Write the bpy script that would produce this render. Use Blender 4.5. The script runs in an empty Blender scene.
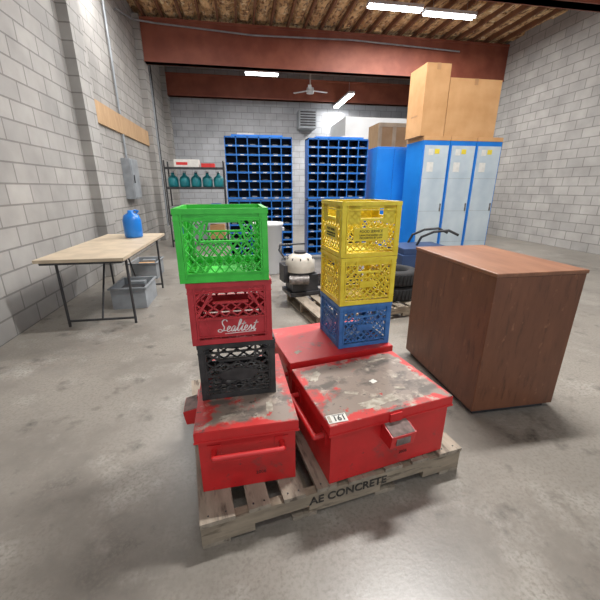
import bpy, math, random
from mathutils import Matrix, Vector
random.seed(7)
sc = bpy.context.scene
YAW = math.radians(9.7)          # building axis relative to the direction we look
def W(x, y):                     # view-aligned floor metres -> building floor metres
    c, s = math.cos(YAW), math.sin(YAW)
    return (x*c + y*s, -x*s + y*c)

# ------------------------------------------------------------------ materials
def mat_new(name):
    m = bpy.data.materials.new(name); m.use_nodes = True
    nt = m.node_tree; b = nt.nodes['Principled BSDF']
    return m, nt, b
def col(c): return (c[0], c[1], c[2], 1)
def plain(name, c, rough=0.5, metal=0.0, var=0.12, scale=6.0, bump=0.0, c2=None, detail=4, spec=None):
    m, nt, b = mat_new(name)
    tc = nt.nodes.new('ShaderNodeTexCoord'); n = nt.nodes.new('ShaderNodeTexNoise')
    n.inputs['Scale'].default_value = scale; n.inputs['Detail'].default_value = detail
    nt.links.new(tc.outputs['Object'], n.inputs['Vector'])
    r = nt.nodes.new('ShaderNodeValToRGB')
    if c2 is None: c2 = tuple(min(1, v*(1+var)+var*0.02) for v in c); c1 = tuple(v*(1-var) for v in c)
    else: c1 = c
    r.color_ramp.elements[0].position = 0.35; r.color_ramp.elements[1].position = 0.65
    r.color_ramp.elements[0].color = col(c1); r.color_ramp.elements[1].color = col(c2)
    nt.links.new(n.outputs['Fac'], r.inputs['Fac']); nt.links.new(r.outputs['Color'], b.inputs['Base Color'])
    b.inputs['Roughness'].default_value = rough; b.inputs['Metallic'].default_value = metal
    if spec is not None: b.inputs['Specular IOR Level'].default_value = spec
    if bump:
        bp = nt.nodes.new('ShaderNodeBump'); bp.inputs['Strength'].default_value = bump; bp.inputs['Distance'].default_value = 0.02
        nt.links.new(n.outputs['Fac'], bp.inputs['Height']); nt.links.new(bp.outputs['Normal'], b.inputs['Normal'])
    return m
def emis(name, c, s):
    m, nt, b = mat_new(name)
    b.inputs['Base Color'].default_value = col(c)
    b.inputs['Emission Color'].default_value = col(c); b.inputs['Emission Strength'].default_value = s
    return m
def layered(name, layers, rough=0.5, metal=0.0, base=(0.5,0.5,0.5), bump=0.0, edge=None, seed=0):
    """layers: (color, scale, lo, hi, detail, stretch); edge=(W,D,width,amount) keeps layers 0.. away from lid rim"""
    m, nt, b = mat_new(name)
    tc = nt.nodes.new('ShaderNodeTexCoord')
    prev = None; lastn = None; esock = None
    if edge:
        Wd, Dp, wd, amt = edge
        sp = nt.nodes.new('ShaderNodeSeparateXYZ'); nt.links.new(tc.outputs['Object'], sp.inputs[0])
        def math_(op, a, c):
            n = nt.nodes.new('ShaderNodeMath'); n.operation = op
            for i, q in enumerate((a, c)):
                if isinstance(q, (int, float)): n.inputs[i].default_value = q
                else: nt.links.new(q, n.inputs[i])
            return n.outputs[0]
        mx_ = math_('MINIMUM', sp.outputs[0], math_('SUBTRACT', Wd, sp.outputs[0]))
        my_ = math_('MINIMUM', sp.outputs[1], math_('SUBTRACT', Dp, sp.outputs[1]))
        d = math_('MINIMUM', mx_, my_)
        mr = nt.nodes.new('ShaderNodeMapRange'); mr.inputs['From Min'].default_value = 0.0; mr.inputs['From Max'].default_value = wd
        mr.inputs['To Min'].default_value = -amt; mr.inputs['To Max'].default_value = amt*0.45
        nt.links.new(d, mr.inputs['Value']); esock = mr.outputs[0]
    for i, (c, scale, lo, hi, det, stretch) in enumerate(layers):
        mp = nt.nodes.new('ShaderNodeMapping'); mp.inputs['Scale'].default_value = stretch
        mp.inputs['Location'].default_value = (i*3.7+seed, i*1.9+seed*1.7, i*5.1)
        nt.links.new(tc.outputs['Object'], mp.inputs['Vector'])
        n = nt.nodes.new('ShaderNodeTexNoise'); n.inputs['Scale'].default_value = scale; n.inputs['Detail'].default_value = det
        n.inputs['Roughness'].default_value = 0.62
        nt.links.new(mp.outputs['Vector'], n.inputs['Vector'])
        src = n.outputs['Fac']
        if esock is not None and i == 0: src = math_('ADD', src, esock)
        mr = nt.nodes.new('ShaderNodeMapRange'); mr.inputs['From Min'].default_value = lo; mr.inputs['From Max'].default_value = hi
        nt.links.new(src, mr.inputs['Value'])
        mx = nt.nodes.new('ShaderNodeMix'); mx.data_type = 'RGBA'
        nt.links.new(mr.outputs['Result'], mx.inputs['Factor'])
        if prev is None: mx.inputs['A'].default_value = col(base)
        else: nt.links.new(prev, mx.inputs['A'])
        mx.inputs['B'].default_value = col(c)
        prev = mx.outputs['Result']; lastn = n
    nt.links.new(prev, b.inputs['Base Color'])
    b.inputs['Roughness'].default_value = rough; b.inputs['Metallic'].default_value = metal
    if bump:
        bp = nt.nodes.new('ShaderNodeBump'); bp.inputs['Strength'].default_value = bump; bp.inputs['Distance'].default_value = 0.01
        nt.links.new(lastn.outputs['Fac'], bp.inputs['Height']); nt.links.new(bp.outputs['Normal'], b.inputs['Normal'])
    return m
S1 = (1,1,1)
def blockwall(name, axis, c1, c2, cm):
    m, nt, b = mat_new(name)
    tc = nt.nodes.new('ShaderNodeTexCoord'); sp = nt.nodes.new('ShaderNodeSeparateXYZ'); cb = nt.nodes.new('ShaderNodeCombineXYZ')
    nt.links.new(tc.outputs['Object'], sp.inputs[0])
    nt.links.new(sp.outputs[axis], cb.inputs[0]); nt.links.new(sp.outputs[2], cb.inputs[1])
    br = nt.nodes.new('ShaderNodeTexBrick')
    br.inputs['Color1'].default_value = col(c1); br.inputs['Color2'].default_value = col(c2); br.inputs['Mortar'].default_value = col(cm)
    br.inputs['Scale'].default_value = 1.0; br.inputs['Mortar Size'].default_value = 0.009
    br.inputs['Brick Width'].default_value = 0.4; br.inputs['Row Height'].default_value = 0.2
    nt.links.new(cb.outputs[0], br.inputs['Vector'])
    n = nt.nodes.new('ShaderNodeTexNoise'); n.inputs['Scale'].default_value = 2.5; n.inputs['Detail'].default_value = 6
    nt.links.new(tc.outputs['Object'], n.inputs['Vector'])
    mr = nt.nodes.new('ShaderNodeMapRange'); mr.inputs['To Min'].default_value = 0.6; mr.inputs['To Max'].default_value = 1.3
    nt.links.new(n.outputs['Fac'], mr.inputs['Value'])
    mx = nt.nodes.new('ShaderNodeMix'); mx.data_type = 'RGBA'; mx.blend_type = 'MULTIPLY'; mx.inputs['Factor'].default_value = 1
    nt.links.new(br.outputs['Color'], mx.inputs['A']); nt.links.new(mr.outputs['Result'], mx.inputs['B'])
    nt.links.new(mx.outputs['Result'], b.inputs['Base Color'])
    bp = nt.nodes.new('ShaderNodeBump'); bp.inputs['Strength'].default_value = 0.4; bp.inputs['Distance'].default_value = 0.02; bp.invert = True
    nt.links.new(br.outputs['Fac'], bp.inputs['Height']); nt.links.new(bp.outputs['Normal'], b.inputs['Normal'])
    b.inputs['Roughness'].default_value = 0.85
    return m

M_floor = layered('concrete_floor', [((0.30,0.275,0.24),0.9,0.35,0.7,8,S1), ((0.14,0.125,0.11),1.4,0.48,0.70,10,S1),
                  ((0.38,0.36,0.325),3.2,0.54,0.75,8,S1), ((0.075,0.068,0.06),5.0,0.58,0.72,8,S1), ((0.20,0.18,0.155),60,0.45,0.7,2,S1)],
                  rough=0.33, base=(0.23,0.21,0.185), bump=0.04)
M_blockL = blockwall('block_wall_left', 1, (0.37,0.355,0.335), (0.31,0.30,0.285), (0.20,0.19,0.18))
M_blockB = blockwall('block_wall_back', 0, (0.46,0.475,0.50), (0.40,0.415,0.44), (0.28,0.285,0.29))
M_white = plain('white_painted_wall', (0.60,0.61,0.62), 0.7, var=0.05, scale=2)
M_beam = plain('red_brown_glulam', (0.20,0.050,0.028), 0.6, c2=(0.27,0.08,0.045), scale=3)
M_joist = plain('dark_joist_wood', (0.20,0.09,0.045), 0.8)
M_deck = layered('ceiling_insulation', [((0.80,0.55,0.29),4.0,0.40,0.6,8,(2.2,0.7,1)), ((0.20,0.10,0.05),7.0,0.50,0.60,8,(2,0.8,1)), ((0.90,0.76,0.50),9.0,0.55,0.7,5,S1)], rough=0.9, base=(0.52,0.31,0.14), bump=0.6)
M_ply = layered('plywood', [((0.50,0.33,0.18),3,0.4,0.7,6,(1,6,1))], rough=0.7, base=(0.40,0.25,0.13))
M_green = plain('green_plastic', (0.035,0.48,0.04), 0.42, c2=(0.06,0.60,0.06), scale=14)
M_redp = plain('red_plastic', (0.40,0.018,0.026), 0.45, c2=(0.52,0.035,0.045), scale=16)
M_black = plain('black_plastic', (0.016,0.016,0.017), 0.5, c2=(0.05,0.048,0.048), scale=18)
M_yellow = plain('yellow_plastic', (0.76,0.56,0.02), 0.45, c2=(0.90,0.72,0.06), scale=14)
M_bluep = plain('blue_plastic', (0.03,0.13,0.38), 0.45, c2=(0.06,0.21,0.52), scale=14)
M_redbox = layered('red_steel_paint', [((0.46,0.016,0.016),5,0.4,0.7,6,S1), ((0.22,0.05,0.045),9,0.59,0.72,9,S1), ((0.05,0.03,0.028),24,0.65,0.74,6,S1)], rough=0.38, base=(0.60,0.02,0.022))
def lidmat(nm, Wd, Dp, seed, lo=0.47):
    return layered(nm, [((0.23,0.18,0.15),5.5,lo,lo+0.06,10,S1), ((0.10,0.082,0.07),7,0.50,0.62,9,(1,1.6,1)), ((0.40,0.34,0.28),13,0.57,0.68,8,S1), ((0.40,0.03,0.025),11,0.63,0.67,9,(1.4,1,1)), ((0.05,0.04,0.035),30,0.62,0.70,5,S1)],
                   rough=0.5, base=(0.52,0.026,0.024), edge=(Wd,Dp,0.06,0.16), seed=seed)
M_redlid2 = layered('red_lid_scuffed', [((0.30,0.10,0.085),6,0.54,0.66,8,S1), ((0.14,0.08,0.07),10,0.60,0.7,8,S1), ((0.4,0.2,0.17),25,0.64,0.7,6,S1)], rough=0.42, base=(0.52,0.024,0.024))
M_steel = plain('worn_steel', (0.22,0.20,0.19), 0.45, metal=0.6, var=0.35, scale=25)
M_hasp = plain('worn_hasp_paint', (0.12,0.09,0.08), 0.8, c2=(0.26,0.18,0.165), scale=30)
M_paper = plain('paper_white', (0.66,0.65,0.61), 0.7, var=0.06, scale=20)
M_label = plain('old_label', (0.46,0.42,0.35), 0.7, c2=(0.26,0.22,0.18), scale=35)
M_ink = plain('black_ink', (0.015,0.015,0.015), 0.6)
M_fadedink = plain('faded_ink', (0.015,0.013,0.012), 0.8, c2=(0.07,0.06,0.05), scale=40)
M_whiteink = plain('white_ink', (0.80,0.76,0.74), 0.5)
M_wood = layered('pallet_wood', [((0.36,0.305,0.24),4,0.4,0.65,8,(4,1,4)), ((0.11,0.085,0.065),6,0.54,0.68,8,(5,1,5))], rough=0.8, base=(0.24,0.20,0.155), bump=0.2)
M_woodx = layered('pallet_wood_stringer', [((0.35,0.285,0.21),4,0.4,0.65,8,(1,4,4)), ((0.11,0.085,0.06),6,0.56,0.68,8,(1,5,5))], rough=0.8, base=(0.23,0.185,0.135), bump=0.2)
M_binblue = plain('blue_enamel', (0.012,0.12,0.42), 0.35, c2=(0.018,0.16,0.52), scale=3)
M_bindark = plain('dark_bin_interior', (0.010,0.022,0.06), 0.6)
M_cabblue = plain('blue_cabinet_paint', (0.012,0.16,0.56), 0.28, c2=(0.016,0.21,0.66), scale=2)
M_door = plain('pale_door_panel', (0.42,0.50,0.56), 0.3, c2=(0.54,0.61,0.65), scale=3)
M_card = plain('cardboard', (0.50,0.27,0.11), 0.8, c2=(0.58,0.33,0.15), scale=4)
M_cardd = plain('cardboard_tape', (0.40,0.22,0.10), 0.6)
M_cab = layered('brown_cabinet_wood', [((0.19,0.072,0.034),2.5,0.4,0.7,8,(4,4,1)), ((0.08,0.030,0.015),5,0.54,0.7,8,(6,6,1)), ((0.26,0.11,0.055),12,0.62,0.72,8,(2,2,1))], rough=0.45, base=(0.14,0.052,0.025))
M_cabtop = layered('brown_cabinet_top', [((0.28,0.13,0.07),2.5,0.4,0.7,8,(6,1,1))], rough=0.4, base=(0.19,0.08,0.042))
M_yst = plain('yellow_sticker', (0.75,0.6,0.05), 0.6)
M_teal = plain('teal_plastic', (0.015,0.17,0.20), 0.35, c2=(0.02,0.25,0.28), scale=5)
M_dark = plain('dark_metal', (0.03,0.03,0.033), 0.45, var=0.3, scale=8)
M_grey = plain('grey_plastic', (0.26,0.28,0.30), 0.45, var=0.15)
M_cream = plain('cream_plastic', (0.55,0.51,0.44), 0.4)
M_rubber = plain('black_rubber', (0.015,0.015,0.016), 0.8)
M_navy = plain('navy_vinyl', (0.02,0.045,0.12), 0.45)
M_tabletop = plain('table_laminate', (0.48,0.39,0.28), 0.5)
M_tube = emis('fluorescent_tube', (0.97,0.99,1.0), 16)
M_redst = plain('red_sticker', (0.6,0.03,0.03), 0.6)

# ------------------------------------------------------------------ mesh builder
class MB:
    def __init__(s): s.v=[]; s.f=[]; s.m=[]; s.sm=[]; s.mats=[]
    def mi(s, m):
        if m not in s.mats: s.mats.append(m)
        return s.mats.index(m)
    def add(s, vs, fs, m, smooth=False, M=None):
        o=len(s.v); i=s.mi(m)
        for p in vs:
            p=Vector(p)
            if M is not None: p=M@p
            s.v.append(tuple(p))
        for f in fs: s.f.append([o+k for k in f]); s.m.append(i); s.sm.append(smooth)
    def hexa(s, p, m, M=None):
        s.add(p, [(0,3,2,1),(4,5,6,7),(0,1,5,4),(1,2,6,5),(2,3,7,6),(3,0,4,7)], m, False, M)
    def box(s, x0,x1,y0,y1,z0,z1, m, M=None):
        s.hexa([(x0,y0,z0),(x1,y0,z0),(x1,y1,z0),(x0,y1,z0),(x0,y0,z1),(x1,y0,z1),(x1,y1,z1),(x0,y1,z1)], m, M)
    def ring(s, c, ax, r, n, ref=None):
        ax=Vector(ax).normalized()
        a=Vector((0,0,1)) if abs(ax.z)<0.9 else Vector((1,0,0))
        u=ax.cross(a).normalized(); w=ax.cross(u)
        return [Vector(c)+u*(r*math.cos(2*math.pi*k/n))+w*(r*math.sin(2*math.pi*k/n)) for k in range(n)]
    def cyl(s, p0, p1, r, m, n=14, r2=None, cap=True, M=None):
        p0=Vector(p0); p1=Vector(p1); r2=r if r2 is None else r2
        a=s.ring(p0,p1-p0,r,n); b=s.ring(p1,p1-p0,r2,n)
        s.add(a+b, [(k,(k+1)%n,n+(k+1)%n,n+k) for k in range(n)], m, True, M)
        if cap:
            s.add(a,[tuple(reversed(range(n)))],m,False,M); s.add(b,[tuple(range(n))],m,False,M)
    def tube(s, pts, r, m, n=10, M=None):
        for i in range(len(pts)-1):
            s.cyl(pts[i],pts[i+1],r,m,n,M=M)
        for p in pts[1:-1]: s.ball(p, r*1.0, m, 8, 6, M=M)
    def ball(s, c, r, m, n=16, k=10, sc_=(1,1,1), M=None):
        prof=[(r*math.sin(math.pi*i/k), -r*math.cos(math.pi*i/k)) for i in range(k+1)]
        s.lathe(prof, c, m, n, sc_, M)
    def lathe(s, prof, c, m, n=24, sc_=(1,1,1), M=None):
        vs=[]; fs=[]
        for (r,z) in prof:
            for k in range(n):
                a=2*math.pi*k/n
                vs.append((c[0]+sc_[0]*r*math.cos(a), c[1]+sc_[1]*r*math.sin(a), c[2]+sc_[2]*z))
        for i in range(len(prof)-1):
            for k in range(n):
                fs.append((i*n+k, i*n+(k+1)%n, (i+1)*n+(k+1)%n, (i+1)*n+k))
        s.add(vs,fs,m,True,M)
    def text(s, txt, size, m, M, shear=0, extrude=0.0006, bold=0.0):
        cu=bpy.data.curves.new('t','FONT'); cu.body=txt; cu.size=size; cu.shear=shear; cu.extrude=extrude; cu.offset=bold
        cu.align_x='CENTER'; cu.align_y='CENTER'; cu.resolution_u=3
        ob=bpy.data.objects.new('t',cu); sc.collection.objects.link(ob)
        dg=bpy.context.evaluated_depsgraph_get(); me=ob.evaluated_get(dg).to_mesh()
        s.add([v.co.copy() for v in me.vertices],[tuple(p.vertices) for p in me.polygons],m,False,M)
        bpy.data.objects.remove(ob); bpy.data.curves.remove(cu)
    def make(s, name, loc=(0,0,0), yaw=0, bevel=0, parent=None):
        me=bpy.data.meshes.new(name); me.from_pydata(s.v,[],s.f)
        for m in s.mats: me.materials.append(m)
        for p,i,q in zip(me.polygons,s.m,s.sm): p.material_index=i; p.use_smooth=q
        me.update()
        ob=bpy.data.objects.new(name,me); sc.collection.objects.link(ob)
        ob.location=loc; ob.rotation_euler=(0,0,yaw)
        if bevel:
            b=ob.modifiers.new('bevel','BEVEL'); b.width=bevel; b.segments=2; b.limit_method='ANGLE'; b.angle_limit=math.radians(50)
        if parent: ob.parent=parent
        return ob
def place(x,y,deg):     # view-aligned floor point + angle -> building location, yaw
    X,Y=W(x,y); return X,Y,math.radians(deg)-YAW

# ------------------------------------------------------------------ room shell
XL,XR,YB,YF,HC=-2.2,7.5,13.0,-3.5,5.15
b=MB(); b.box(XL-0.2,XR+0.2,YF,YB+0.2,-0.1,0,M_floor); b.make('floor')
b=MB(); b.box(XL-0.2,XL,YF,YB+0.2,0,5.4,M_blockL)
for yp in (1.9,5.9,9.9,12.55): b.box(XL,XL+0.14,yp-0.2,yp+0.2,0,5.1,M_blockL)
b.make('wall_left')
b=MB(); b.box(XL,XR,YB,YB+0.2,0,5.4,M_blockB); b.make('wall_back')
b=MB(); b.box(XR,XR+0.2,YF,YB+0.2,0,5.4,M_blockL); b.make('wall_right')
b=MB(); b.box(3.35,XR,11.2,11.35,0,3.45,M_white); b.box(3.35,3.5,11.35,YB,0,3.45,M_white); b.make('wall_partition')
b=MB(); b.box(XL-0.2,XR+0.2,YF,YB+0.2,HC+0.06,HC+0.3,M_deck)
x=XL+0.2
while x<XR:
    b.box(x,x+0.045,YF,YB,HC-0.05,HC+0.1,M_joist)
    n=40
    for i in range(n):     # sagging insulation batts between joists
        y0=YF+(YB-YF)*i/n; y1=YF+(YB-YF)*(i+1)/n
        s0=random.uniform(0.0,0.07)
        b.hexa([(x+0.13,y0+0.02,HC+0.04-s0),(x+0.30,y0+0.02,HC+0.04-s0),(x+0.30,y1,HC+0.04-s0),(x+0.13,y1,HC+0.04-s0),
                (x+0.06,y0,HC+0.06),(x+0.37,y0,HC+0.06),(x+0.37,y1,HC+0.06),(x+0.06,y1,HC+0.06)],M_deck)
    x+=0.42
b.make('ceiling')
for i,(y,z0,z1) in enumerate(((9.9,4.2,5.08),(12.55,4.1,4.72),(5.9,4.2,5.08),(1.9,4.2,5.08))):
    b=MB(); b.box(XL,XR,y-0.1,y+0.1,z0,z1,M_beam)
    b.box(XL,XR,y-0.12,y+0.12,z0,z0+0.05,M_beam); b.box(XL,XR,y-0.12,y+0.12,z1-0.05,z1,M_beam)
    b.make('trim_beam_%d'%(i+1))
b=MB(); b.box(XL,XL+0.04,6.4,9.68,2.35,2.68,M_ply); b.make('trim_plywood_band')
b=MB()   # conduit/cable
pts=[(XL+0.05,8.3,4.6),(XL+0.08,9.5,4.9),(XL+0.5,9.74,4.95),(0.5,9.74,4.85),(3,9.74,4.9),(6,9.74,4.82)]
b.tube(pts,0.018,M_grey); b.make('electrical_conduit')
b=MB(); b.tube([(XL+0.05,10.6,0.3),(XL+0.05,10.6,4.6)],0.03,M_grey); b.tube([(XL+0.05,10.8,0.3),(XL+0.05,10.8,4.6)],0.02,M_dark)
b.tube([(XL+0.04,7.6,1.9),(XL+0.04,7.6,2.34)],0.02,M_grey); b.tube([(XL+0.04,7.6,2.69),(XL+0.04,7.6,4.9)],0.02,M_grey); b.make('wall_pipe')
b=MB(); b.box(XL,XL+0.16,7.35,7.85,1.15,1.9,M_grey); b.box(XL+0.16,XL+0.172,7.37,7.83,1.17,1.88,M_grey); b.box(XL+0.172,XL+0.19,7.42,7.45,1.45,1.6,M_dark); b.make('electrical_panel',bevel=0.005)
# heater on back wall
b=MB(); b.box(2.1,2.7,12.45,13.0,3.3,3.85,M_grey)
for k in range(6): b.box(2.14,2.66,12.43,12.46,3.36+k*0.08,3.40+k*0.08,M_dark)
b.make('unit_heater')
# ceiling fan
b=MB(); b.cyl((2.3,11.6,4.25),(2.3,11.6,5.2),0.02,M_white); b.cyl((2.3,11.6,4.12),(2.3,11.6,4.27),0.11,M_white)
for k in range(3):
    R=Matrix.Translation((2.3,11.6,4.2))@Matrix.Rotation(k*2.094+0.3,4,'Z'); b.box(0.1,0.6,-0.05,0.05,0,0.012,M_white,R)
b.make('ceiling_fan')

# ------------------------------------------------------------------ lights
def fixture(x,y,z,along='x',L=1.2,power=60,emit=True,wd=0.3):
    b=MB()
    R=Matrix.Rotation(0 if along=='x' else math.pi/2,4,'Z')
    b.box(-L/2,L/2,-0.09,0.09,0.03,0.09,M_white,R)
    for s in (-0.05,0.05): b.cyl((-L/2+0.02,s,0.01),(L/2-0.02,s,0.01),0.022,M_tube,8,M=R)
    for s in (-L/3,L/3):
        b.cyl(tuple(R@Vector((s,0,0.09))),tuple(R@Vector((s,0,HC+0.15-z))),0.005,M_grey,6)
    b.make('fluorescent_light_fixture',(x,y,z))
    if power:
        l=bpy.data.lights.new('fluorescent_lamp','AREA'); l.shape='RECTANGLE'; l.size=L if along=='x' else wd; l.size_y=wd if along=='x' else L
        l.energy=power; l.color=(1,0.985,0.96)
        o=bpy.data.objects.new('fluorescent_lamp_light',l); sc.collection.objects.link(o); o.location=(x,y,z-0.05)
fixture(3.4,8.1,4.9,'x',1.2,150); fixture(4.7,8.2,4.9,'x',1.2,140)
fixture(3.45,11.9,4.0,'y',1.8,75); fixture(0.75,10.5,4.25,'x',0.9,95)
fixture(1.9,2.6,4.6,'x',1.2,250,wd=0.2)
fixture(1.6,5.6,4.6,'x',2.4,160)
fixture(-0.9,6.8,4.75,'x',2.4,110)
fixture(0.3,-0.9,4.75,'x',2.4,45)  # unseen lamp behind the camera, added as weak frontal fill
w=bpy.data.worlds.new('world'); sc.world=w; w.use_nodes=True
bg=w.node_tree.nodes['Background']; bg.inputs['Color'].default_value=(0.86,0.93,1,1); bg.inputs['Strength'].default_value=1.0

# ------------------------------------------------------------------ pallets
def pallet(name,x,y,deg,L=1.22,D=1.04,text=None,seed=1):
    rnd=random.Random(seed)
    b=MB(); X,Y,yw=place(x,y,deg)
    for yy in (0,D/2-0.02,D-0.04):
        # notched stringer
        n1,n2=0.17*L,0.36*L; n3,n4=L-n2,L-n1
        b.box(0,L,yy,yy+0.04,0.055,0.12,M_woodx)
        for (a,c) in ((0,n1),(n2,n3),(n4,L)): b.box(a,c,yy,yy+0.04,0.018,0.055,M_woodx)
    ws=[0.135,0.09,0.095,0.09,0.135,0.09,0.095,0.135]
    gap=(L-sum(ws))/(len(ws)-1); u=0
    for wd in ws:
        j=rnd.uniform(-0.006,0.006)
        b.box(u,u+wd,-0.006+j,D+0.004+j,0.12,0.14+rnd.uniform(-0.002,0.001),M_wood)
        for yy in (0.02,D/2,D-0.02):
            for q in (0.25,0.75): b.cyl((u+wd*q,yy,0.139),(u+wd*q,yy,0.1415),0.004,M_dark,6)
        u+=wd+gap
    for u in (0,0.3*L,0.62*L,L-0.11): b.box(u,u+0.11,0,D,0,0.018,M_wood)
    if text:
        b.text(text,0.058,M_fadedink,Matrix.Translation((0.64,-0.0012,0.080))@Matrix.Rotation(math.pi/2,4,'X')@Matrix.Diagonal((0.98,1,1,1)),bold=0.0015)
    return b.make(name,(X,Y,0),yw,0.002)
pallet('wooden_pallet',-0.385,0.945,18.7,1.25,1.06,'AE CONCRETE')
pallet('wooden_pallet',0.18,3.1,20,1.22,1.02,None,5)

# ------------------------------------------------------------------ steel boxes
def toolbox(name,x,y,deg,Wd,Dp,H,lidmat,hasp=None,handles=(),label=None,marks=(),seed=0):
    """x,y near-left corner; hasp 'front' or 'left'; handles sides"""
    b=MB(); X,Y,yw=place(x,y,deg)
    b.box(0,Wd,0,Dp,0,H-0.05,M_redbox)
    o=0.012
    b.box(-o,Wd+o,-o,Dp+o,H-0.05,H-0.003,M_redbox)
    b.box(-o+0.002,Wd+o-0.002,-o+0.002,Dp+o-0.002,H-0.003,H,lidmat)
    b.box(-o-0.003,Wd+o+0.003,-o-0.003,-o,H-0.052,H-0.044,M_redbox)
    for k in (0.15,0.5,0.85):   # hinges at rear
        b.cyl((Wd*k-0.04,Dp+o+0.004,H-0.055),(Wd*k+0.04,Dp+o+0.004,H-0.055),0.007,M_steel)
    def side(s):
        if s=='front': return Matrix.Identity(4),Wd
        if s=='left': return Matrix.Translation((0,Dp,0))@Matrix.Rotation(-math.pi/2,4,'Z'),Dp
        if s=='right': return Matrix.Translation((Wd,0,0))@Matrix.Rotation(math.pi/2,4,'Z'),Dp
    for s in handles:
        M,L=side(s); a=L*0.15; c=L*0.85; z=H*0.66
        b.tube([(a,0,z),(a+0.0,-0.045,z),(c,-0.045,z),(c,0,z)],0.0125,M_redbox,12,M)
        for q in (a,c): b.box(q-0.028,q+0.028,-0.005,0,z-0.03,z+0.03,M_redbox,M)
    if hasp:
        M,L=side(hasp); h=L*0.5
        b.hexa([(h-0.06,-0.075,H-0.135),(h+0.06,-0.075,H-0.135),(h+0.06,0,H-0.135),(h-0.06,0,H-0.135),
                (h-0.06,-0.085,H-0.07),(h+0.06,-0.085,H-0.07),(h+0.06,-0.005,H-0.052),(h-0.06,-0.005,H-0.052)],M_redbox,M)
        b.hexa([(h-0.055,-0.083,H-0.0695),(h+0.055,-0.083,H-0.0695),(h+0.055,-0.013,H-0.054),(h-0.055,-0.013,H-0.054),
                (h-0.055,-0.083,H-0.067),(h+0.055,-0.083,H-0.067),(h+0.055,-0.013,H-0.05),(h-0.055,-0.013,H-0.05)],M_hasp,M)
        b.box(h-0.03,h+0.03,-o-0.008,-o,H-0.05,H-0.01,M_redbox,M)
        b.box(h-0.035,h+0.035,-0.0835,-0.079,H-0.12,H-0.085,M_hasp,M)
    rnd=random.Random(seed)
    for (cx,cy,w_,d_,r_,mt) in marks:
        Mx=Matrix.Translation((cx,cy,H))@Matrix.Rotation(math.radians(r_),4,'Z')
        n=26; pts=[]
        for k in range(n):
            a=2*math.pi*k/n; ca,sa=math.cos(a),math.sin(a)
            e=1/max(abs(ca),abs(sa))*rnd.uniform(0.72,1.05)
            pts.append((ca*e*w_/2,sa*e*d_/2,0.0008))
        b.add(pts,[tuple(range(n))],mt,False,Mx)
    if label:
        Mx=Matrix.Translation(label)@Matrix.Rotation(math.radians(-4),4,'Z')@Matrix.Rotation(math.radians(8),4,'X')
        b.box(-0.043,0.043,-0.022,0.022,-0.001,0,M_paper,Mx)
        b.text('161',0.038,M_ink,Mx@Matrix.Translation((0.010,-0.003,0.001)),bold=0.0006)
        b.box(-0.039,-0.026,-0.018,0.018,0,0.0006,M_label,Mx); b.box(-0.018,0.038,0.015,0.018,0,0.0006,M_ink,Mx)
    b.text('2006',0.022,M_ink,Matrix.Translation((Wd*0.62,-0.0008,0.06))@Matrix.Rotation(math.pi/2,4,'X'))
    return b.make(name,(X,Y,0.142),yw,0.003)
BH=0.31
L1=lidmat('worn_lid_a',0.395,0.575,1.0,0.43); L2=lidmat('worn_lid_b',0.60,0.455,4.3,0.39)
toolbox('steel_job_box',-0.407,1.085,11.5,0.395,0.575,BH,L1,'left',('front',),None,
        [(0.12,0.07,0.07,0.018,10,M_label),(0.30,0.10,0.03,0.08,-5,M_label)],2)
toolbox('steel_job_box',0.127,1.125,20,0.60,0.455,BH,L2,'front',('left','right'),(0.035,0.022,BH+0.006),
        [(0.27,0.07,0.20,0.055,5,M_label),(0.33,0.22,0.035,0.03,20,M_paper),(0.08,0.36,0.10,0.04,55,M_label),(0.18,0.17,0.07,0.02,-30,M_label),(0.46,0.40,0.12,0.02,4,M_label),(0.42,0.13,0.06,0.02,-20,M_label)],3)
toolbox('steel_job_box',-0.045,1.615,20,0.625,0.455,BH+0.012,M_redlid2,None,('left','right'),None,[(0.07,0.1,0.05,0.03,30,M_label)],4)

# ------------------------------------------------------------------ milk crates
CW=0.33; CH=0.272
SCRIPT={  # simple handwriting strokes, unit height, (advance, polylines)
 'S':(0.62,[[(0.55,0.85),(0.45,0.98),(0.28,1.0),(0.17,0.85),(0.25,0.62),(0.42,0.42),(0.42,0.15),(0.25,0.0),(0.05,0.05),(0.0,0.2),(0.15,0.25),(0.35,0.12),(0.62,0.12)]]),
 'e':(0.34,[[(0.0,0.12),(0.2,0.25),(0.24,0.42),(0.12,0.46),(0.04,0.28),(0.08,0.05),(0.2,0.0),(0.34,0.12)]]),
 'a':(0.40,[[(0.28,0.40),(0.15,0.46),(0.03,0.3),(0.05,0.05),(0.17,0.02),(0.29,0.4),(0.27,0.08),(0.32,0.0),(0.40,0.12)],[(0,0.12),(0.04,0.16)]]),
 'l':(0.28,[[(0.0,0.12),(0.2,0.6),(0.24,0.92),(0.15,0.98),(0.1,0.7),(0.1,0.1),(0.18,0.0),(0.28,0.12)]]),
 't':(0.28,[[(0.0,0.12),(0.15,0.45),(0.2,0.8),(0.12,0.2),(0.14,0.02),(0.22,0.0),(0.28,0.12)],[(0.02,0.58),(0.36,0.62)]]),
 's':(0.30,[[(0.0,0.12),(0.15,0.46),(0.24,0.25),(0.22,0.03),(0.05,0.0)],[(0.18,0.03),(0.30,0.12)]]),
}
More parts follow.
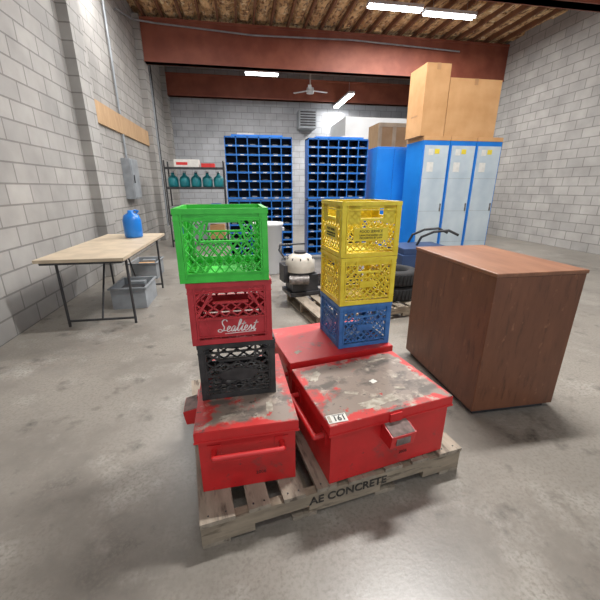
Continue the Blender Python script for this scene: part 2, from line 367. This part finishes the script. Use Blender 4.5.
def crate(kind,mat,x,y,deg,z,W_=CW,H=CH,name='milk_crate'):
    b=MB(); X,Y,yw=place(x,y,deg)
    h=W_/2; t=0.010
    def faceM(k): return Matrix.Translation((h,h,0))@Matrix.Rotation(k*math.pi/2,4,'Z')@Matrix.Translation((0,-h,0))
    def bar(M,a,c,w,d0,d1,m=mat):
        a=Vector(a); c=Vector(c); d=(c-a)
        if d.length<0.003: return
        d.normalize(); n=Vector((-d.y,d.x))*w/2
        P=[a-n,c-n,c+n,a+n]
        b.hexa([(P[0].x,d0,P[0].y),(P[1].x,d0,P[1].y),(P[1].x,d1,P[1].y),(P[0].x,d1,P[0].y),
                (P[3].x,d0,P[3].y),(P[2].x,d0,P[2].y),(P[2].x,d1,P[2].y),(P[3].x,d1,P[3].y)],m,M)
    def lattice(M,inside,sp,w,slope=1.0,d0=0.003,d1=0.009,R=(-h,h,0,H)):
        for sgn in (1,-1):
            c=-1.2
            while c<1.2:
                run=None; N=160
                for i in range(N+1):
                    u=R[0]+(R[1]-R[0])*i/N; v=sgn*slope*u+c
                    ok=(R[2]<=v<=R[3]) and inside(u,v)
                    if ok and run is None: run=(u,v)
                    if (not ok or i==N) and run is not None:
                        bar(M,run,(pu,pv),w,d0,d1); run=None
                    pu,pv=u,v
                c+=sp*math.sqrt(1+slope*slope)
    def rect(M,u0,u1,v0,v1,d0=0.0,d1=t,m=mat): b.box(u0,u1,d0,d1,v0,v1,m,M)
    def script(M,txt,u0,v0,size,sl=0.25,lw=0.003):
        u=u0
        for ch in txt:
            adv,pl=SCRIPT[ch]
            for P in pl:
                for i in range(len(P)-1):
                    a=(u+(P[i][0]+sl*P[i][1])*size, v0+P[i][1]*size); c=(u+(P[i+1][0]+sl*P[i+1][1])*size, v0+P[i+1][1]*size)
                    bar(M,a,c,lw*(1.5 if abs(c[1]-a[1])>abs(c[0]-a[0]) else 1),0.0024,0.0042,M_whiteink)
            u+=adv*size
        bar(M,(u0+0.03,v0-0.008),(u,v0-0.004),lw*0.8,0.0024,0.0042,M_whiteink)
    for k in range(4):
        M=faceM(k)
        rect(M,-h,h-0.0,H-0.02,H,-0.004,0.012)               # rim
        rect(M,-h,h,H-0.045,H-0.04,-0.003,0.008)
        rect(M,-h,h,0,0.022,0.001,0.011); rect(M,-h,h,0.034,0.039,-0.002,0.009)
        for s in (-1,1):                                    # corner posts
            a,c=sorted((s*h,s*(h-0.022))); rect(M,a,c,0.0,H,-0.001,0.011)
            a,c=sorted((s*(h-0.024),s*(h-0.03))); rect(M,a,c,0.02,H-0.02,-0.003,0.008)
        if kind=='green':
            hu,hv0,hv1=0.085,0.160,0.222
            ins=lambda u,v: abs(u)<h-0.02 and 0.035<v<H-0.04 and not (abs(u)<hu+(v-hv0)*-0.35 and v>hv0)
            lattice(M,ins,0.029,0.0055,1.3)
            bar(M,(-hu-0.004,hv0),(hu+0.004,hv0),0.008,-0.002,0.012)
            bar(M,(-hu-0.004,hv0),(-hu+0.022,H-0.04),0.008,-0.002,0.012); bar(M,(hu+0.004,hv0),(hu-0.022,H-0.04),0.008,-0.002,0.012)
            rect(M,-hu+0.02,hu-0.02,H-0.052,H-0.02,0,0.011)
            rect(M,-h+0.02,h-0.02,H-0.045,H-0.02,0.004,0.009)
            rect(M,-h+0.02,h-0.02,0.018,0.034,0.003,0.009)
        elif kind=='red':
            hu,hv0,hv1=0.072,0.185,0.225
            def ins(u,v):
                if not(abs(u)<h-0.02 and 0.035<v<H-0.03): return False
                if abs(u)<hu and v>hv0: return False
                return v>0.118
            lattice(M,ins,0.031,0.006,0.85)
            rect(M,-h+0.02,h-0.02,0.03,0.112,0.004,0.010)
            bar(M,(-h+0.02,0.115),(h-0.02,0.115),0.007,-0.002,0.011)
            bar(M,(-h+0.025,0.12),(-hu,H-0.04),0.010,-0.002,0.012); bar(M,(h-0.025,0.12),(hu,H-0.04),0.010,-0.002,0.012)
            bar(M,(-hu,hv0),(hu,hv0),0.009,-0.002,0.012)
            for uu in (-0.12,-0.09): bar(M,(uu,0.03),(uu-0.02,0.112),0.005,0.001,0.005)
            bar(M,(-h+0.025,0.20),(-h+0.07,H-0.03),0.012,0.0,0.011); bar(M,(h-0.025,0.20),(h-0.07,H-0.03),0.012,0.0,0.011)
            rect(M,-h+0.02,h-0.02,H-0.045,H-0.02,0.004,0.009)
            script(M,'Sealtest',-0.062,0.052,0.056)
        elif kind=='black':
            def ins(u,v): return abs(u)<h-0.02 and 0.03<v<H-0.03 and not(abs(u)<0.075 and v>0.19) and not (abs(u)/0.08)**2+((v-0.115)/0.03)**2<0.95
            lattice(M,ins,0.040,0.008,0.72)
            pl=[]; n=20
            for i in range(n):
                a=2*math.pi*i/n; pl.append((0.085*math.cos(a),0.115+0.030*math.sin(a)))
            b.add([(u,0.0,v) for u,v in pl]+[(u,0.010,v) for u,v in pl],[tuple(range(n)),tuple(reversed(range(n,2*n)))]+[(i,n+i,n+(i+1)%n,(i+1)%n) for i in range(n)],mat,False,M)
            bar(M,(-0.08,0.19),(0.08,0.19),0.010,-0.002,0.012)
            bar(M,(-0.08,0.19),(-0.08,H-0.02),0.008,-0.002,0.012); bar(M,(0.08,0.19),(0.08,H-0.02),0.008,-0.002,0.012)
            bar(M,(-h+0.02,0.115),(-0.08,0.115),0.008,0,0.01); bar(M,(h-0.02,0.115),(0.08,0.115),0.008,0,0.01)
        elif kind=='yellow_panel':
            def ins(u,v): return abs(u)<h-0.02 and 0.035<v<H-0.03 and not(abs(u)<0.065 and v>0.20) and not (abs(u)<0.10 and 0.085<v<0.155)
            lattice(M,ins,0.027,0.006,1.0)
            rect(M,-0.10,0.10,0.085,0.155,0.001,0.009)
            bar(M,(-0.07,0.198),(0.07,0.198),0.012,-0.002,0.012)
            rect(M,-h+0.02,-0.066,0.175,H-0.02,0.003,0.009); rect(M,0.066,h-0.02,0.175,H-0.02,0.003,0.009)
            rect(M,-h+0.02,h-0.02,H-0.035,H-0.02,0.003,0.009)
            b.text('FOOD SERVICE',0.020,M_ink,M@Matrix.Translation((0.0,0.0003,0.135))@Matrix.Rotation(math.pi/2,4,'X'))
            b.text('UNAUTHORIZED USE\nPROHIBITED BY LAW',0.014,M_ink,M@Matrix.Translation((0.0,0.0003,0.108))@Matrix.Rotation(math.pi/2,4,'X'))
        else:
            def ins(u,v): return abs(u)<h-0.02 and 0.035<v<H-0.03 and not(abs(u)<0.065 and v>0.19) and not(abs(u)<0.05 and 0.10<v<0.135)
            lattice(M,ins,0.029,0.0065,1.0)
            rect(M,-0.05,0.05,0.10,0.135,0.001,0.009)
            bar(M,(-0.07,0.188),(0.07,0.188),0.010,-0.002,0.012)
            bar(M,(-0.07,0.188),(-0.07,H-0.02),0.010,-0.002,0.012); bar(M,(0.07,0.188),(0.07,H-0.02),0.010,-0.002,0.012)
            rect(M,-h+0.02,h-0.02,H-0.045,H-0.02,0.003,0.009)
            bar(M,(-h+0.02,0.155),(h-0.02,0.155),0.005,-0.001,0.01)
    # floor grid
    n=9
    for i in range(n+1):
        q=0.012+(W_-0.024)*i/n
        b.box(q-0.004,q+0.004,0.01,W_-0.01,0.004,0.012,mat); b.box(0.01,W_-0.01,q-0.004,q+0.004,0.004,0.012,mat)
    b.box(0.10,W_-0.10,0.10,W_-0.10,0.003,0.013,mat)
    return b.make(name,(X,Y,z),yw)
z0=0.142+BH+0.0015
crate('black',M_black,-0.436,1.284,12,z0)
crate('red',M_redp,-0.450,1.274,11.5,z0+CH+0.003,0.335,CH)
crate('green',M_green,-0.468,1.262,11,z0+2*(CH+0.003),0.347,CH+0.012)
z1=0.142+BH+0.012+0.0015
crate('grid',M_bluep,0.225,1.768,16,z1,0.325,0.262)
crate('grid',M_yellow,0.222,1.764,15.5,z1+0.265,0.33,CH)
crate('yellow_panel',M_yellow,0.218,1.760,15,z1+0.265+CH+0.003,0.335,CH+0.016)

# ------------------------------------------------------------------ brown cabinet (right)
b=MB()
x0,x1,y0,y1=1.345,1.92,1.55,2.43
b.box(x0,x1,y0,y1,0.04,0.90,M_cab); b.box(x0+0.03,x1-0.03,y0+0.03,y1-0.03,0,0.04,M_dark)
b.box(x0-0.006,x1+0.006,y0-0.006,y1+0.006,0.90,0.922,M_cabtop)
for ya,yb in ((y0+0.02,(y0+y1)/2-0.01),((y0+y1)/2+0.01,y1-0.02)): b.box(x1,x1+0.018,ya,yb,0.06,0.88,M_cab); b.cyl((x1+0.018,(ya+yb)/2,0.6),(x1+0.04,(ya+yb)/2,0.6),0.012,M_steel)
b.make('wooden_cabinet',bevel=0.004)

# ------------------------------------------------------------------ parts bins
def bins(X,Y,Wd,D=0.32,H=2.22):
    b=MB(); cols=6
    base=0.10
    b.box(0,0.03,0,0.03,0,base,M_binblue); b.box(Wd-0.03,Wd,0,0.03,0,base,M_binblue); b.box(0,0.03,D-0.03,D,0,base,M_binblue); b.box(Wd-0.03,Wd,D-0.03,D,0,base,M_binblue)
    hh=(H-base)/2
    for s in range(2):
        zb=base+s*hh; zt=zb+hh-0.012
        b.box(0,0.012,0,D,zb,zt,M_binblue); b.box(Wd-0.012,Wd,0,D,zb,zt,M_binblue)
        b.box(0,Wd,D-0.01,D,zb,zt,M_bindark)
        b.box(0,Wd,0,D,zt-0.025,zt,M_binblue); b.box(0,Wd,0,D,zb,zb+0.015,M_binblue)
        rows=7
        for r in range(rows):
            z=zb+0.01+(hh-0.045)*r/rows
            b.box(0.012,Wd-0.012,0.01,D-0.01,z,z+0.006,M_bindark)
            b.box(0.0,Wd,-0.003,0.008,z,z+0.030,M_binblue)
            for c in range(cols):
                cx=(c+0.5)*Wd/cols; rr=random.random()
                if rr<0.6: b.box(cx-0.035,cx+0.035,-0.006,-0.003,z+0.008,z+0.022,M_paper)
                if rr>0.5: b.box(cx-0.05,cx+0.04,0.05,0.2,z+0.006,z+0.05,M_grey if rr>0.8 else M_dark)
        for c in range(1,cols):
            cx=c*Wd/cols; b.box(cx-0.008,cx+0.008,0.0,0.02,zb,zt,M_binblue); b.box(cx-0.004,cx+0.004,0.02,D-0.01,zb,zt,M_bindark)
    b.make('parts_bin_shelf',(X,Y,0))
bins(-0.22,6.45,1.18); bins(1.25,6.45,1.13)
b=MB(); b.box(0,0.9,0,0.25,0,0.03,M_cabblue); b.box(0.1,0.4,-0.001,0.2,0.03,0.05,M_paper); b.make('shelf_tray',(-0.1,6.5,2.21))
b=MB(); b.box(0,0.9,0,0.25,0,0.03,M_cabblue); b.box(0.5,0.8,-0.001,0.2,0.03,0.05,M_paper); b.make('shelf_tray',(1.4,6.5,2.21))
# blue cabinet
b=MB(); b.box(0,0.62,0,0.5,0.05,2.06,M_cabblue); b.box(0.03,0.59,0.03,0.47,0,0.05,M_dark)
for u in (0.012,0.316): b.box(u,u+0.292,-0.016,0,0.08,2.03,M_cabblue)
b.box(0.28,0.29,-0.035,-0.016,0.95,1.1,M_steel); b.box(0.33,0.34,-0.035,-0.016,0.95,1.1,M_steel)
b.make('storage_cabinet',(2.47,6.2,0),bevel=0.006)
# lockers
for i in range(3):
    b=MB(); Wd=0.44; b.box(0,Wd,0,0.55,0.06,2.05,M_cabblue); b.box(0.02,Wd-0.02,0.02,0.5,0,0.06,M_dark)
    b.box(0.025,Wd-0.02,-0.014,0,0.10,1.98,M_door)
    for zz in (0.5,1.0,1.5): b.box(0.03,Wd-0.025,-0.0155,-0.014,zz,zz+0.004,M_grey)
    b.box(0.19,0.27,-0.017,-0.014,1.86,1.93,M_yst); b.box(0.09,0.17,-0.017,-0.014,1.84,1.93,M_paper); b.box(0.08,0.19,-0.017,-0.014,1.60,1.74,M_paper)
    b.box(Wd-0.06,Wd-0.045,-0.035,-0.014,1.0,1.12,M_steel)
    b.box(0.0,Wd,-0.005,0.55,2.05,2.11,M_card)
    b.make('locker',(2.80+i*0.452,5.2,0),bevel=0.004)
def carton(X,Y,Z,w_,d_,h_,yaw=0,m=M_card,name='cardboard_box'):
    b=MB(); b.box(0,w_,0,d_,0,h_,m); b.box(w_/2-0.03,w_/2+0.03,-0.002,d_+0.002,h_-0.08,h_+0.002,M_cardd); b.box(w_/2-0.002,w_/2+0.002,0,d_,h_,h_+0.003,M_dark)
    b.box(-0.002,0,d_*0.3,d_*0.7,h_*0.3,h_*0.32,M_cardd)
    b.make(name,(X,Y,Z),yaw,0.004)
carton(2.74,5.22,2.112,0.38,0.5,0.95); carton(3.13,5.22,2.112,0.85,0.5,0.78)
# tall crate behind
b=MB(); b.box(0,0.75,0,0.6,0,2.7,M_ply)
for u in (0,0.33,0.67): b.box(u,u+0.08,-0.02,0,0,2.7,M_tabletop)
for z in (0,0.9,1.8,2.62): b.box(0,0.75,-0.035,-0.02,z,z+0.08,M_tabletop)
b.make('wooden_shipping_crate',(3.05,7.7,0))

# ------------------------------------------------------------------ rack with teal jugs
b=MB(); Wd=1.3
for u in (0,Wd):
    for v in (0,0.45): b.box(u-0.015,u+0.015,v-0.015,v+0.015,0,1.95,M_dark)
for z in (0.15,0.75,1.35,1.78):
    b.box(0,Wd,-0.01,0.46,z,z+0.025,M_grey if z<1 else M_dark); b.box(0,Wd,-0.018,-0.01,z-0.02,z+0.03,M_dark)
for k in range(5):
    c=(0.13+k*0.26,0.2,1.375)
    b.lathe([(0.0,0),(0.105,0),(0.12,0.03),(0.12,0.18),(0.105,0.22),(0.05,0.26),(0.035,0.29),(0.035,0.32),(0,0.32)],c,M_teal,18)
    b.cyl((c[0],c[1],c[2]+0.32),(c[0],c[1],c[2]+0.35),0.04,M_white)
for k in range(4): b.box(0.05+k*0.3,0.28+k*0.3,0.05,0.4,0.775,0.95+0.05*(k%2),(M_grey,M_paper,M_card,M_bluep)[k])
for k in range(3): b.box(0.05+k*0.42,0.4+k*0.42,0.05,0.4,0.175,0.5,(M_bluep,M_grey,M_card)[k])
b.box(0.2,0.75,0.1,0.4,1.805,1.98,M_paper); b.box(0.25,0.5,0.098,0.1,1.86,1.92,M_redst); b.box(0.8,1.1,0.1,0.4,1.805,1.9,M_redst)
b.make('storage_rack',(-1.65,8.5,0))

# ------------------------------------------------------------------ folding table + stuff (left)
b=MB(); L=1.83; D=0.76
b.box(0,D,0,L,0.715,0.745,M_tabletop); b.box(0.03,D-0.03,0.03,L-0.03,0.69,0.715,M_dark)
for y in (0.25,L-0.25):
    for u in (0.06,D-0.06): b.tube([(u,y,0.7),(u,y,0.0)],0.013,M_dark)
    b.tube([(0.06,y,0.06),(D-0.06,y,0.06)],0.012,M_dark); b.tube([(D/2,y,0.06),(D/2,y+(0.35 if y<1 else -0.35),0.69)],0.01,M_dark)
b.make('folding_table',(-1.86,3.3,0))
b=MB(); b.lathe([(0,0),(0.10,0),(0.11,0.02),(0.11,0.22),(0.09,0.28),(0.04,0.31),(0.035,0.34),(0,0.34)],(0,0,0),M_cabblue,20); b.tube([(0.05,0,0.28),(0.09,0,0.33),(0.04,0,0.34)],0.012,M_cabblue); b.make('water_jug',(-1.40,4.75,0.747))
def tote(X,Y,m,z=0.0,inner=M_dark):
    b=MB(); w_,d_,h_=0.42,0.55,0.26
    def ringbox(x0,x1,y0,y1,z0,z1,t):
        b.box(x0,x1,y0,y0+t,z0,z1,m); b.box(x0,x1,y1-t,y1,z0,z1,m); b.box(x0,x0+t,y0+t,y1-t,z0,z1,m); b.box(x1-t,x1,y0+t,y1-t,z0,z1,m)
    b.box(0.02,w_-0.02,0.02,d_-0.02,0,0.01,m); ringbox(0.02,w_-0.02,0.02,d_-0.02,0.01,h_,0.006); ringbox(0,w_,0,d_,h_-0.02,h_,0.022)
    b.box(0.06,0.3,0.08,0.4,0.011,0.2,inner); b.box(0.1,0.3,0.41,0.5,0.011,0.23,M_grey)
    b.make('plastic_tote',(X,Y,z),bevel=0.003)
tote(-1.56,4.0,M_grey); tote(-1.75,5.4,M_grey,inner=M_card)
# ------------------------------------------------------------------ waste bin
b=MB(); b.lathe([(0,0),(0.19,0),(0.2,0.02),(0.235,0.78),(0.25,0.79),(0.25,0.83),(0.225,0.83),(0.19,0.03),(0,0.03)],(0,0,0),M_white,28)
b.box(-0.26,-0.23,-0.05,0.05,0.7,0.75,M_white); b.box(0.23,0.26,-0.05,0.05,0.7,0.75,M_white); b.make('waste_bin',(0.42,5.55,0))
# ------------------------------------------------------------------ gas engine on 2nd pallet
X,Y,yw=place(0.02,3.95,20)
b=MB()
b.box(-0.2,0.2,-0.17,0.17,0,0.05,M_dark); b.box(-0.16,0.16,-0.14,0.14,0.05,0.25,M_dark)
for k in range(7): b.box(0.10,0.23,-0.12,0.12,0.09+k*0.025,0.10+k*0.025,M_steel)
b.lathe([(0.0,0.16),(0.06,0.16),(0.13,0.13),(0.175,0.07),(0.18,0.0),(0.18,-0.05)],(-0.02,0,0.33),M_cream,26)
b.cyl((-0.02,0,0.25),(-0.02,0,0.29),0.17,M_dark,24); b.cyl((-0.02,0,0.48),(-0.02,0,0.51),0.07,M_dark,20)
for k in range(10):
    a=k*math.pi/5; b.box(0.07,0.16,-0.006,0.006,0.40,0.445,M_dark,Matrix.Translation((-0.02,0,0))@Matrix.Rotation(a,4,'Z'))
b.cyl((-0.2,-0.13,0.2),(0.02,-0.19,0.2),0.055,M_steel,16); b.box(-0.24,-0.16,-0.05,0.14,0.15,0.36,M_dark)
b.tube([(-0.1,0.1,0.3),(-0.22,0.2,0.5),(-0.2,0.22,0.56),(0.12,0.22,0.56)],0.012,M_dark)
b.make('gas_engine',(X,Y,0.142),yw,0.004)
X,Y,yw=place(0.50,3.95,20)
b=MB(); b.box(-0.17,0.17,-0.2,0.2,0,0.3,M_dark); b.cyl((-0.18,0,0.42),(0.18,0,0.42),0.13,M_black,24); b.tube([(-0.15,0.18,0.3),(-0.15,0.25,0.6),(0.15,0.25,0.6),(0.15,0.18,0.3)],0.012,M_dark)
b.make('air_compressor',(X,Y,0.142),yw,0.006)
def tire(X,Y,Z,R=0.26,w_=0.17):
    b=MB(); b.lathe([(R*0.58,0.01),(R*0.7,0),(R*0.93,0.01),(R,0.03),(R,w_-0.03),(R*0.93,w_-0.01),(R*0.7,w_),(R*0.58,w_-0.01),(R*0.56,w_/2),(R*0.58,0.01)],(0,0,0),M_rubber,36)
    for k in range(36):
        b.box(R-0.004,R+0.006,-0.012,0.012,0.03,w_-0.03,M_rubber,Matrix.Rotation(k*math.pi/18,4,'Z'))
    b.lathe([(R*0.56,w_*0.3),(R*0.5,w_*0.5),(0.05,w_*0.55),(0,w_*0.55)],(0,0,0),M_steel,24)
    b.make('car_tire',(X,Y,Z))
X,Y,_=place(1.10,3.80,0); tire(X,Y,0.142); tire(X,Y,0.142+0.172)
# ------------------------------------------------------------------ floor machine (navy, handle)
b=MB(); b.box(0,0.75,0,0.6,0.10,0.52,M_navy); b.box(0.03,0.72,0.03,0.57,0.52,0.60,M_navy); b.box(0.2,0.55,-0.01,0.0,0.2,0.4,M_grey)
for u in (0.1,0.65):
    for v in (0.08,0.52): b.cyl((u-0.02,v,0.07),(u+0.02,v,0.07),0.07,M_rubber,18)
pts=[(0.35,0.55,0.6),(0.38,0.5,0.72),(0.5,0.4,0.80),(0.68,0.35,0.82),(0.80,0.3,0.76)]
b.tube(pts,0.017,M_dark); b.tube([(p[0],p[1]-0.25,p[2]) for p in pts],0.017,M_dark)
b.make('floor_scrubber',(2.05,4.05,0),bevel=0.02)

# ------------------------------------------------------------------ camera
cd=bpy.data.cameras.new('camera'); cd.sensor_width=36; cd.lens=20.1; cd.clip_start=0.05
co=bpy.data.objects.new('camera',cd); sc.collection.objects.link(co)
co.location=(0,0,1.36); co.rotation_euler=(math.radians(71.5),0,-YAW)
sc.camera=co
try:
    sc.view_settings.view_transform='Standard'; sc.view_settings.exposure=0.0
except Exception as e: print(e)
